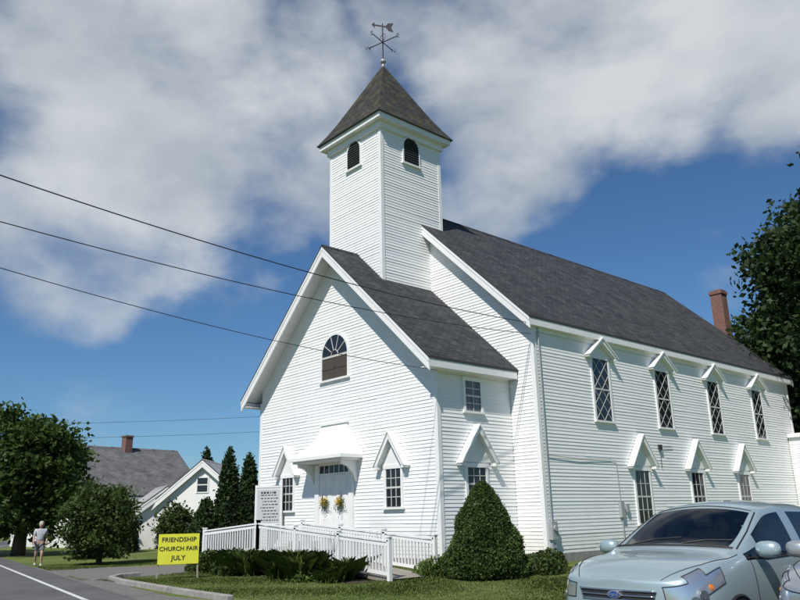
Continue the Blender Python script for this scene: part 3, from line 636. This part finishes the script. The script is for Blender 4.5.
# ------------------------------------------------------------------ pole and wires
px_,py_=1.7,-22.3
PL=thing('utility_pole','weathered wooden utility pole across the street from the church','utility pole',(px_,py_,0))
b=MB(); b.tube([(0,0,-.2),(0,0,9.4)],[.17,.12],10); b.make('shaft','pole',PL,smooth=True)
b=MB(); b.box((-.9,-.06,8.8),(.9,.06,8.92)); b.make('crossarm','pole',PL)
def wire(p,q,sag,r=.011,label='black overhead cable running from pole to church',name='overhead_cable'):
    p=Vector(p);q=Vector(q); b=MB(); b.tube([p.lerp(q,t)-Vector((0,0,4*sag*t*(1-t))) for t in np.linspace(0,1,33)],r,5); o=b.make(name,'cable'); tag(o,label,'cable','overhead cables'); return o
wire((px_,py_+.1,8.37),(.06,-.12,7.98),.5,.014); wire((px_,py_+.1,7.32),(.02,-.12,7.6),.5,.011); wire((px_,py_+.1,6.79),(-.9,-3.9,6.05),.42,.009)
wire((-55,-18,9.2),(-24,9,8.2),.5,.012,'thin overhead cable strung across behind the houses')
wire((-55,-18,8.2),(-24,9,7.2),.5,.012,'thin overhead cable strung across behind the houses')
# ------------------------------------------------------------------ person
def person(loc,rot):
    e=thing('person','person walking along the roadside in pale shirt and shorts','person',loc,rot)
    def skin(name,J,Ed,mat,sub=2):
        me=bpy.data.meshes.new(name); me.from_pydata([j[:3] for j in J],Ed,[])
        o=bpy.data.objects.new(name,me); COL.objects.link(o); s=o.modifiers.new('s','SKIN'); 
        for i,j in enumerate(J): me.skin_vertices[0].data[i].radius=(j[3],j[4] if len(j)>4 else j[3]); me.skin_vertices[0].data[i].use_root=(i==0)
        ss=o.modifiers.new('ss','SUBSURF'); ss.levels=sub; ss.render_levels=sub
        dg=bpy.context.evaluated_depsgraph_get(); dg.update(); m2=bpy.data.meshes.new_from_object(o.evaluated_get(dg)); bpy.data.objects.remove(o)
        m2.materials.clear(); m2.materials.append(M[mat]); m2.polygons.foreach_set('use_smooth',[True]*len(m2.polygons)); return m2
    J=[(0,0,.92,.13,.10),(0,.0,1.08,.125,.09),(0,0,1.28,.15,.095),(0,0,1.38,.06,.055),(0,-.01,1.45,.05,.05),(0,-.02,1.52,.078,.09),(0,-.02,1.60,.07,.085),
       (.17,0,1.33,.055),(.23,.06,1.08,.04),(.23,-.06,.86,.03),(-.17,0,1.33,.055),(-.23,-.08,1.08,.04),(-.24,-.2,.88,.03),
       (.09,0,.84,.085),(.1,-.16,.48,.055),(.1,-.08,.09,.036),(.1,-.22,.04,.032),(-.09,0,.84,.085),(-.1,.08,.47,.055),(-.1,.28,.13,.036),(-.1,.2,.05,.032),
       (0,-.11,1.53,.014)]
    Ed=[(0,1),(1,2),(2,3),(3,4),(4,5),(5,6),(2,7),(7,8),(8,9),(2,10),(10,11),(11,12),(0,13),(13,14),(14,15),(15,16),(0,17),(17,18),(18,19),(19,20),(5,21)]
    me=skin('body',J,Ed,'skin'); o=bpy.data.objects.new('body',me); COL.objects.link(o); o.parent=e
    for (hx,hy,hz,s) in ((.23,-.06,.84,1),(-.24,-.2,.86,-1)):
        b=MB(); b.tube([(hx,hy,hz+.03),(hx,hy,hz-.02),(hx,hy-.005,hz-.06)],[.025,.034,.03],8)
        for k in range(4): b.tube([(hx-.003*s,hy-.03+k*.019,hz-.055),(hx-.006*s,hy-.032+k*.02,hz-.1+.006*abs(k-1.5)),(hx-.02*s,hy-.03+k*.02,hz-.135+.01*abs(k-1.5))],[.009,.008,.006],6)
        b.tube([(hx,hy-.02,hz),(hx-.01*s,hy-.05,hz-.04),(hx-.015*s,hy-.052,hz-.075)],[.011,.009,.007],6); b.make('hand','skin',e,smooth=True)
    Js=[(0,0,.90,.165,.13),(0,0,1.08,.15,.115),(0,0,1.28,.17,.115),(.18,0,1.335,.07),(.22,.04,1.16,.065),(-.18,0,1.335,.07),(-.22,-.05,1.16,.065),(0,0,1.37,.075)]
    me=skin('shirt',Js,[(0,1),(1,2),(2,3),(3,4),(2,5),(5,6),(2,7)],'shirt'); o=bpy.data.objects.new('shirt',me); COL.objects.link(o); o.parent=e
    Js=[(0,0,.92,.15,.12),(.09,-.01,.82,.105),(.1,-.14,.54,.08),(-.09,.01,.82,.105),(-.1,.07,.54,.08)]
    me=skin('shorts',Js,[(0,1),(1,2),(0,3),(3,4)],'shorts'); o=bpy.data.objects.new('shorts',me); COL.objects.link(o); o.parent=e
    b=MB(); 
    b.tube([(0,.03,1.46),(0,.035,1.52),(0,.02,1.60),(0,.0,1.655),(0,-.01,1.675)],[.06,.088,.092,.065,.02],12); b.make('hair','hair',e,smooth=True)
    for x,y,z in ((.1,-.17,.035),(-.1,.24,.06)):
        b=MB(); b.tube([(x,y-.1,z-.01),(x,y-.03,z+.005),(x,y+.06,z+.02),(x,y+.12,z+.01)],[.025,.045,.05,.03],8); b.make('shoe','shoe',e,smooth=True)
    for s in (-1,1): b=MB(); b.tube([(s*.03,-.100,1.545),(s*.03,-.108,1.545)],.009,8); b.make('eye','ink',e)
    b=MB(); b.tube([(-.02,-.098,1.485),(.02,-.098,1.485)],.006,6); b.make('mouth','redp',e)
person((-16.2,-10.75,0),math.radians(75))
# ------------------------------------------------------------------ car
def mk(name,base,rough,metal=0,coat=0):
    m,nt,b=newmat(name); b.inputs['Base Color'].default_value=(*base,1); b.inputs['Roughness'].default_value=rough; b.inputs['Metallic'].default_value=metal
    b.inputs['Coat Weight'].default_value=coat; b.inputs['Coat Roughness'].default_value=.04
    nv=noise(nt,300,2); r=N(nt,'ShaderNodeMapRange'); nt.links.new(nv,r.inputs[0]); r.inputs[3].default_value=rough*.85; r.inputs[4].default_value=rough*1.15; nt.links.new(r.outputs[0],b.inputs['Roughness']); return m
M['paint']=mk('frosted_blue_green_metallic',(.37,.465,.49),.38,.35,1); M['paint2']=mk('silver_metallic',(.42,.44,.45),.35,.5,1)
M['chrome']=mk('chrome',(.75,.75,.76),.12,1); M['rubber']=mk('tyre_rubber',(.02,.02,.02),.8); M['plastic']=mk('black_plastic',(.025,.025,.027),.5); M['rim']=mk('alloy',(.5,.5,.52),.3,.9)
M['amber']=mk('amber_lens',(.75,.22,.02),.15,0,1); M['reflector']=mk('reflector',(.66,.68,.70),.2,.8,1); M['lampbase']=mk('lamp_bezel',(.20,.21,.22),.2,.7,1); M['seat']=simple('seat_cloth',(.34,.33,.31),(.26,.25,.24),.9)
M['dash']=simple('dashboard_grey',(.17,.17,.17),(.13,.13,.13),.8)
M['blue']=mk('badge_blue',(.02,.06,.25),.2,0,1)
m=bpy.data.materials.new('car_glass'); m.use_nodes=True; nt=m.node_tree; nt.nodes.clear(); o=N(nt,'ShaderNodeOutputMaterial'); tr=N(nt,'ShaderNodeBsdfTransparent'); tr.inputs[0].default_value=(.68,.74,.72,1)
gl=N(nt,'ShaderNodeBsdfGlossy'); gl.inputs['Roughness'].default_value=.03; fr=N(nt,'ShaderNodeFresnel'); fr.inputs[0].default_value=1.9; mx=N(nt,'ShaderNodeMixShader'); nt.links.new(fr.outputs[0],mx.inputs[0]); nt.links.new(tr.outputs[0],mx.inputs[1]); nt.links.new(gl.outputs[0],mx.inputs[2]); nt.links.new(mx.outputs[0],o.inputs[0]); M['carglass']=m
ST0=[
(0.00,[(.55,.22),(.62,.30),(.64,.46),(.63,.56),(.60,.68),(.54,.70),(.44,.715),(.36,.72),(.18,.725),(0,.73)]),
(0.12,[(.70,.22),(.78,.3),(.80,.46),(.79,.56),(.76,.735),(.69,.765),(.57,.79),(.46,.80),(.23,.815),(0,.82)]),
(0.36,[(.76,.22),(.86,.3),(.885,.50),(.875,.63),(.835,.82),(.77,.855),(.64,.885),(.5,.90),(.25,.915),(0,.92)]),
(0.62,[(.78,.22),(.89,.31),(.91,.56),(.90,.74),(.85,.90),(.79,.925),(.67,.945),(.52,.955),(.26,.965),(0,.97)]),
(0.95,[(.78,.22),(.9,.32),(.915,.6),(.905,.80),(.86,.945),(.80,.965),(.70,.985),(.60,.995),(.3,1.01),(0,1.015)]),
(1.22,[(.78,.22),(.9,.32),(.917,.6),(.91,.82),(.872,.965),(.83,1.0),(.79,1.04),(.74,1.055),(.38,1.075),(0,1.08)]),
(1.62,[(.78,.22),(.9,.32),(.918,.6),(.912,.84),(.88,.98),(.83,1.12),(.775,1.24),(.72,1.27),(.38,1.315),(0,1.33)]),
(2.05,[(.78,.22),(.9,.32),(.918,.6),(.914,.85),(.885,.985),(.81,1.2),(.71,1.44),(.65,1.49),(.34,1.545),(0,1.56)]),
(2.25,[(.78,.22),(.9,.32),(.918,.6),(.914,.85),(.885,.988),(.80,1.22),(.695,1.485),(.62,1.54),(.32,1.585),(0,1.60)]),
(2.62,[(.78,.22),(.9,.32),(.918,.6),(.914,.855),(.885,.99),(.80,1.24),(.69,1.505),(.61,1.565),(.31,1.61),(0,1.625)]),
(2.72,[(.78,.22),(.9,.32),(.918,.6),(.914,.855),(.885,.99),(.80,1.24),(.69,1.505),(.61,1.565),(.31,1.61),(0,1.625)]),
(3.45,[(.78,.22),(.9,.32),(.916,.6),(.91,.86),(.88,1.0),(.79,1.24),(.67,1.49),(.59,1.55),(.3,1.595),(0,1.61)]),
(3.60,[(.78,.22),(.9,.32),(.915,.6),(.908,.86),(.875,1.0),(.785,1.24),(.66,1.48),(.58,1.54),(.3,1.585),(0,1.60)]),
(4.05,[(.77,.24),(.88,.34),(.90,.6),(.89,.86),(.85,1.02),(.76,1.22),(.63,1.43),(.54,1.49),(.28,1.53),(0,1.54)]),
(4.34,[(.70,.28),(.80,.36),(.83,.6),(.82,.84),(.78,.98),(.70,1.1),(.57,1.22),(.47,1.27),(.24,1.29),(0,1.30)])]
def zt(t,z): return (z+.13*max(0,1-t/1.8)*min(1,max(0,(z-.35)/.3)))*1.05
ST=[(t,[(y,zt(t,z)) for y,z in P]) for t,P in ST0]
def build_car(paint,loc,rot,label,group='cars parked by the church lawn'):
    e=thing('parked_car',label,'car',loc,rot,group)
    nS=len(ST); nj=10; idx={}
    vs=[];fs=[];mi=[]
    def vid(i,j,s):
        t,P=ST[i]; y,z=P[j]
        k=(i,j,s if y>0 else 0)
        if k not in idx: idx[k]=len(vs); vs.append((s*y if y>0 else 0,t,z))
        return idx[k]
    for s in (1,-1):
        for i in range(nS-1):
            for j in range(nj-1):
                m_=0; t0=ST[i][0]
                if t0 in (1.22,1.62) and j>=7: m_=1
                elif t0 in (1.62,2.05,2.25,2.72,3.60) and j in (4,5): m_=2
                elif t0==1.22 and j==4: m_=2
                elif (t0 in (0.0,.12,.36) and j==3) or (t0==.12 and j==4): m_=3
                elif t0==4.05 and j>=6: m_=1
                fs.append((vid(i,j,s),vid(i+1,j,s),vid(i+1,j+1,s),vid(i,j+1,s))); mi.append(m_)
    for i,bul in ((0,-.075),(nS-1,.05)):
        mid=[]
        for j in range(nj-1):
            vs.append((0,ST[i][0]+bul*(1 if j<8 else .4),ST[i][1][j][1])); mid.append(len(vs)-1)
        mid.append(vid(i,9,1))
        for s in (1,-1):
            for j in range(nj-1):
                if j==8: fs.append((vid(i,8,s),vid(i,9,s),mid[8]))
                else: fs.append((vid(i,j,s),vid(i,j+1,s),mid[j+1],mid[j]))
                mi.append(0)
    me=bpy.data.meshes.new('cage'); me.from_pydata(vs,[],fs); me.polygons.foreach_set('material_index',mi)
    for k in range(4): me.materials.append(M['paint'])
    bm=bmesh.new(); bm.from_mesh(me); bmesh.ops.remove_doubles(bm,verts=bm.verts,dist=1e-4); bmesh.ops.recalc_face_normals(bm,faces=bm.faces); bm.to_mesh(me); bm.free()
    o=bpy.data.objects.new('cage',me); COL.objects.link(o); ss=o.modifiers.new('s','SUBSURF'); ss.levels=3; ss.render_levels=3
    dg=bpy.context.evaluated_depsgraph_get(); dg.update(); ev=bpy.data.meshes.new_from_object(o.evaluated_get(dg)); bpy.data.objects.remove(o)
    from mathutils.bvhtree import BVHTree
    V=[v.co.copy() for v in ev.vertices]; F=[tuple(p.vertices) for p in ev.polygons]; MI=[p.material_index for p in ev.polygons]; bvh=BVHTree.FromPolygons(V,F)
    nrm=[v.normal.copy() for v in ev.vertices]
    def part(name,sel,mat,off=0,par=None):
        ids={};v2=[];f2=[];nn=[]
        for fi in sel:
            ff=[]
            for a in F[fi]:
                if a not in ids: ids[a]=len(v2); v2.append(V[a]+nrm[a]*off); nn.append(nrm[a])
                ff.append(ids[a])
            f2.append(ff)
        m_=bpy.data.meshes.new(name); m_.from_pydata(v2,[],f2); m_.materials.append(M[mat]); m_.polygons.foreach_set('use_smooth',[True]*len(f2)); m_.update()
        m_.normals_split_custom_set_from_vertices(nn)
        ob=bpy.data.objects.new(name,m_); COL.objects.link(ob); ob.parent=par or e; return ob
    cen=[sum((V[a] for a in f_),Vector())/len(f_) for f_ in F]
    sel=lambda k,fn: [i for i in range(len(F)) if MI[i]==k and fn(cen[i])]
    def snap(p,off=.002):
        c,n,_,_=bvh.find_nearest(Vector(p)); return c+n*off
    part('body',sel(0,lambda c:True),paint)
    part('windshield',sel(1,lambda c:c.y<3),'carglass'); part('rear_window',sel(1,lambda c:c.y>3),'carglass')
    b=MB()
    for s in (1,-1):
        for a,c_ in ((0,2.67),(2.67,3.52),(3.52,5)): part('side_window',sel(2,lambda c:c.x*s>0 and a<c.y<c_),'carglass')
        hs=sel(3,lambda c:c.x*s>0); h=part('headlight',hs,'reflector')
        # dark bezel seam around the lamp
        ec={}
        for fi in hs:
            ff=F[fi]
            for k in range(len(ff)):
                q=tuple(sorted((ff[k],ff[(k+1)%len(ff)]))); ec[q]=ec.get(q,0)+1
        for (p,q),n_ in ec.items():
            if n_==1: b.tube([V[p]+nrm[p]*.001,V[q]+nrm[q]*.001],.006,4)
        for yy,zz,rr,mt_ in ((.06,.70,.062,'lampbase'),(.22,.76,.058,'lampbase'),(.36,.84,.03,'amber')):
            p=snap((s*.95,yy,zz),.0); c_,n_,_,_=bvh.find_nearest(p); l=MB(); l.tube([c_-n_*.012,c_+n_*.006],rr,16); l.tube([c_+n_*.006,c_+n_*.012],rr*.55,12); l.make('lamp',mt_,h)
    def seam(pts,r=.006,k=10):
        q=[]
        for i in range(len(pts)-1):
            for t in range(k): q.append(snap(Vector(pts[i]).lerp(Vector(pts[i+1]),t/k)))
        q.append(snap(pts[-1])); b.tube(q,r,5)
    Z=lambda t,z: zt(t,z)
    for s in (1,-1):
        seam([(s*.50,.03,Z(0,.72)),(s*.62,.2,Z(.2,.83)),(s*.74,.45,Z(.45,.9)),(s*.81,.9,Z(.9,.97)),(s*.81,1.15,Z(1.15,1.01))],.005)
        seam([(s*.89,1.3,1.05),(s*.92,1.32,.6),(s*.9,1.38,.3)]); seam([(s*.89,2.67,1.05),(s*.92,2.67,.6),(s*.9,2.67,.3)]); seam([(s*.9,1.38,.30),(s*.9,2.67,.30)])
        seam([(s*.89,3.5,1.05),(s*.92,3.45,.6)])
        seam([(s*.88,1.3,Z(1.3,.985)),(s*.885,1.7,Z(2,.99)),(s*.885,2.6,Z(2,1.0)),(s*.87,3.5,Z(2,1.0)),(s*.86,3.95,Z(2,1.02))],.011,8)
        seam([(s*.76,1.24,Z(1.24,1.05)),(s*.735,1.62,Z(1.62,1.265)),(s*.665,2.05,Z(2,1.48))],.009)
        # black border strips along the windscreen base and top
    seam([(-.73,1.22,1.17),(-.4,1.2,1.18),(0,1.19,1.185),(.4,1.2,1.18),(.73,1.22,1.17)],.018); seam([(-.62,2.06,1.57),(0,2.07,1.64),(.62,2.06,1.57)],.008)
    for x0,x1 in ((-.55,.05),(.1,.66)): seam([(x0,1.25,1.2),(x0+.25,1.34,1.25),(x1,1.38,1.27)],.009)
    def band(z0,z1,w0,w1,nseg=16,off=.004):
        vs=[];fs=[]
        for i in range(nseg+1):
            u=-1+2*i/nseg
            p=snap((u*w0,-.2,z0),off); q=snap((u*w1,-.2,z1),off); p.z=z0;q.z=z1; vs+=[p,q]
        for i in range(nseg): fs.append((2*i,2*i+2,2*i+3,2*i+1))
        b.add(vs,fs)
    band(.27,.54,.50,.42); band(.695,.785,.46,.50)
    b.make('trim_and_grille','plastic',e,smooth=False,fix=False)
    b=MB()
    for z,w_ in ((.33,.47),(.40,.45),(.47,.43),(.74,.48),(.695,.46),(.788,.5)):
        q=[snap((u*w_,-.2,z),.012) for u in np.linspace(-1,1,17)]
        for p in q: p.z=z
        b.tube(q,.009,5)
    b.make('grille_bar','chrome',e,smooth=True)
    zc=.745; yb=snap((0,-.3,zc),.02).y
    b=MB(); b.tube([(0,yb+.02,zc),(0,yb-.012,zc)],.082,24); o=b.make('badge_rim','reflector',e)
    for v in o.data.vertices: v.co.z=zc+(v.co.z-zc)*.48
    b=MB(); b.tube([(0,yb+.02,zc),(0,yb-.018,zc)],.072,24); o=b.make('badge','blue',e)
    for v in o.data.vertices: v.co.z=zc+(v.co.z-zc)*.45
    text('badge_lettering','Ford',.055,'reflector',e,Matrix.Translation((0,yb-.021,zc))@Matrix.Rotation(math.pi/2,4,'X'),.002)
    for s in (1,-1):
        b=MB(); c=Vector((s*1.02,1.46,1.15)); vs=[];fs=[]; nu,nv=14,8
        for i in range(nv+1):
            ph=math.pi*i/nv
            for k in range(nu):
                a=2*math.pi*k/nu; x=math.sin(ph)*math.cos(a); z=math.cos(ph); y=math.sin(ph)*math.sin(a)
                sg=lambda q,p_:math.copysign(abs(q)**p_,q)
                vs.append(c+Vector((sg(x,.7)*.135,sg(y,.8)*.07-(.03 if y<0 else 0)*abs(y),sg(z,.7)*.09)))
        for i in range(nv):
            for k in range(nu): fs.append((i*nu+k,i*nu+(k+1)%nu,(i+1)*nu+(k+1)%nu,(i+1)*nu+k))
        b.add(vs,fs); mo=b.make('mirror',paint,e,smooth=True)
        b=MB(); b.beam((s*.86,1.46,1.06),(s*.99,1.45,1.1),.06,.03); b.make('mirror_arm','plastic',mo)
        b=MB(); b.tube([(s*1.02,1.53,1.15),(s*1.02,1.537,1.15)],.085,16); b.make('mirror_glass','chrome',mo)
        for t in (1.0,2.28): b=MB(); q=snap((s*.95,1.25+t,.93),.02); b.tube([q+Vector((0,-.09,0)),q+Vector((s*.02,-.06,0)),q+Vector((s*.02,.06,0)),q+Vector((0,.09,0))],.014,6); b.make('door_handle',paint,e,smooth=True)
    for s in (1,-1):
        for t in (.86,3.55):
            w_=bpy.data.objects.new('wheel',None); COL.objects.link(w_); w_.parent=e
            b=MB(); x0=s*.73
            prof=[(0,.20),(0,.30),(.02,.325),(.10,.33),(.18,.325),(.20,.30),(.20,.20)]
            vs=[];fs=[];n=28
            for q,rr in prof:
                for k in range(n): a=2*math.pi*k/n; vs.append((x0+s*q,t+rr*math.cos(a),.33+rr*math.sin(a)))
            for i in range(len(prof)-1):
                for k in range(n): fs.append((i*n+k,i*n+(k+1)%n,(i+1)*n+(k+1)%n,(i+1)*n+k))
            b.add(vs,fs); b.make('tyre','rubber',w_,smooth=True)
            b=MB(); b.tube([(x0+s*.15,t,.33),(x0+s*.19,t,.33)],.06,12)
            for k in range(7): a=2*math.pi*k/7; b.beam((x0+s*.17,t,.33),(x0+s*.18,t+.2*math.cos(a),.33+.2*math.sin(a)),.03,.06)
            b.tube([(x0+s*.17,t+.205*math.cos(a),.33+.205*math.sin(a)) for a in np.linspace(0,2*math.pi,25)],.015,5); b.make('rim','rim',w_)
            b=MB(); b.tube([(s*(.905),t+.38*math.cos(a),.33+.38*math.sin(a)) for a in np.linspace(-.25,math.pi+.25,22)],.022,6); 
            b.tube([(s*.70,t,.33),(s*.915,t,.33)],.37,26); b.make('wheel_arch','plastic',e)
    for x in (-.38,.38):
        b=MB(); b.box((x-.25,2.1,.5),(x+.25,2.6,.78)); b.add([(x-.24,2.5,.76),(x+.24,2.5,.76),(x+.2,2.72,1.34),(x-.2,2.72,1.34),(x-.24,2.64,.76),(x+.24,2.64,.76),(x+.2,2.82,1.32),(x-.2,2.82,1.32)],[(0,1,2,3),(4,7,6,5),(0,3,7,4),(1,5,6,2),(2,6,7,3)])
        b.box((x-.13,2.74,1.36),(x+.13,2.84,1.55)); b.make('seat','seat',e,bevel=.04)
    b=MB(); b.box((-.62,3.3,.5),(.62,3.45,1.25)); 
    for x in (-.4,.4): b.box((x-.12,3.32,1.25),(x+.12,3.42,1.43))
    b.make('seat','seat',e,bevel=.04)
    b=MB(); b.add([(-.74,1.3,1.05),(.74,1.3,1.05),(.74,1.85,1.05),(-.74,1.85,1.05),(-.74,1.9,.6),(.74,1.9,.6)],[(0,1,2,3),(3,2,5,4)]); b.box((-.8,1.3,.3),(.8,3.9,.42)); b.make('dashboard','dash',e,fix=False)
    b=MB(); b.tube([(.38+.18*math.cos(a),2.0+.06*math.sin(a),1.06+.17*math.sin(a)) for a in np.linspace(0,2*math.pi,21)],.015,6); b.make('steering_wheel','plastic',e)
    b=MB(); b.box((-.11,2.0,1.44),(.11,2.03,1.51)); b.make('rear_view_mirror','plastic',e)
    return e
build_car('paint',(11.15,-13.15,0),0,'pale blue green compact family car parked facing the road')
build_car('paint2',(13.5,-12.95,0),math.radians(2),'silver family car with only its front corner showing')
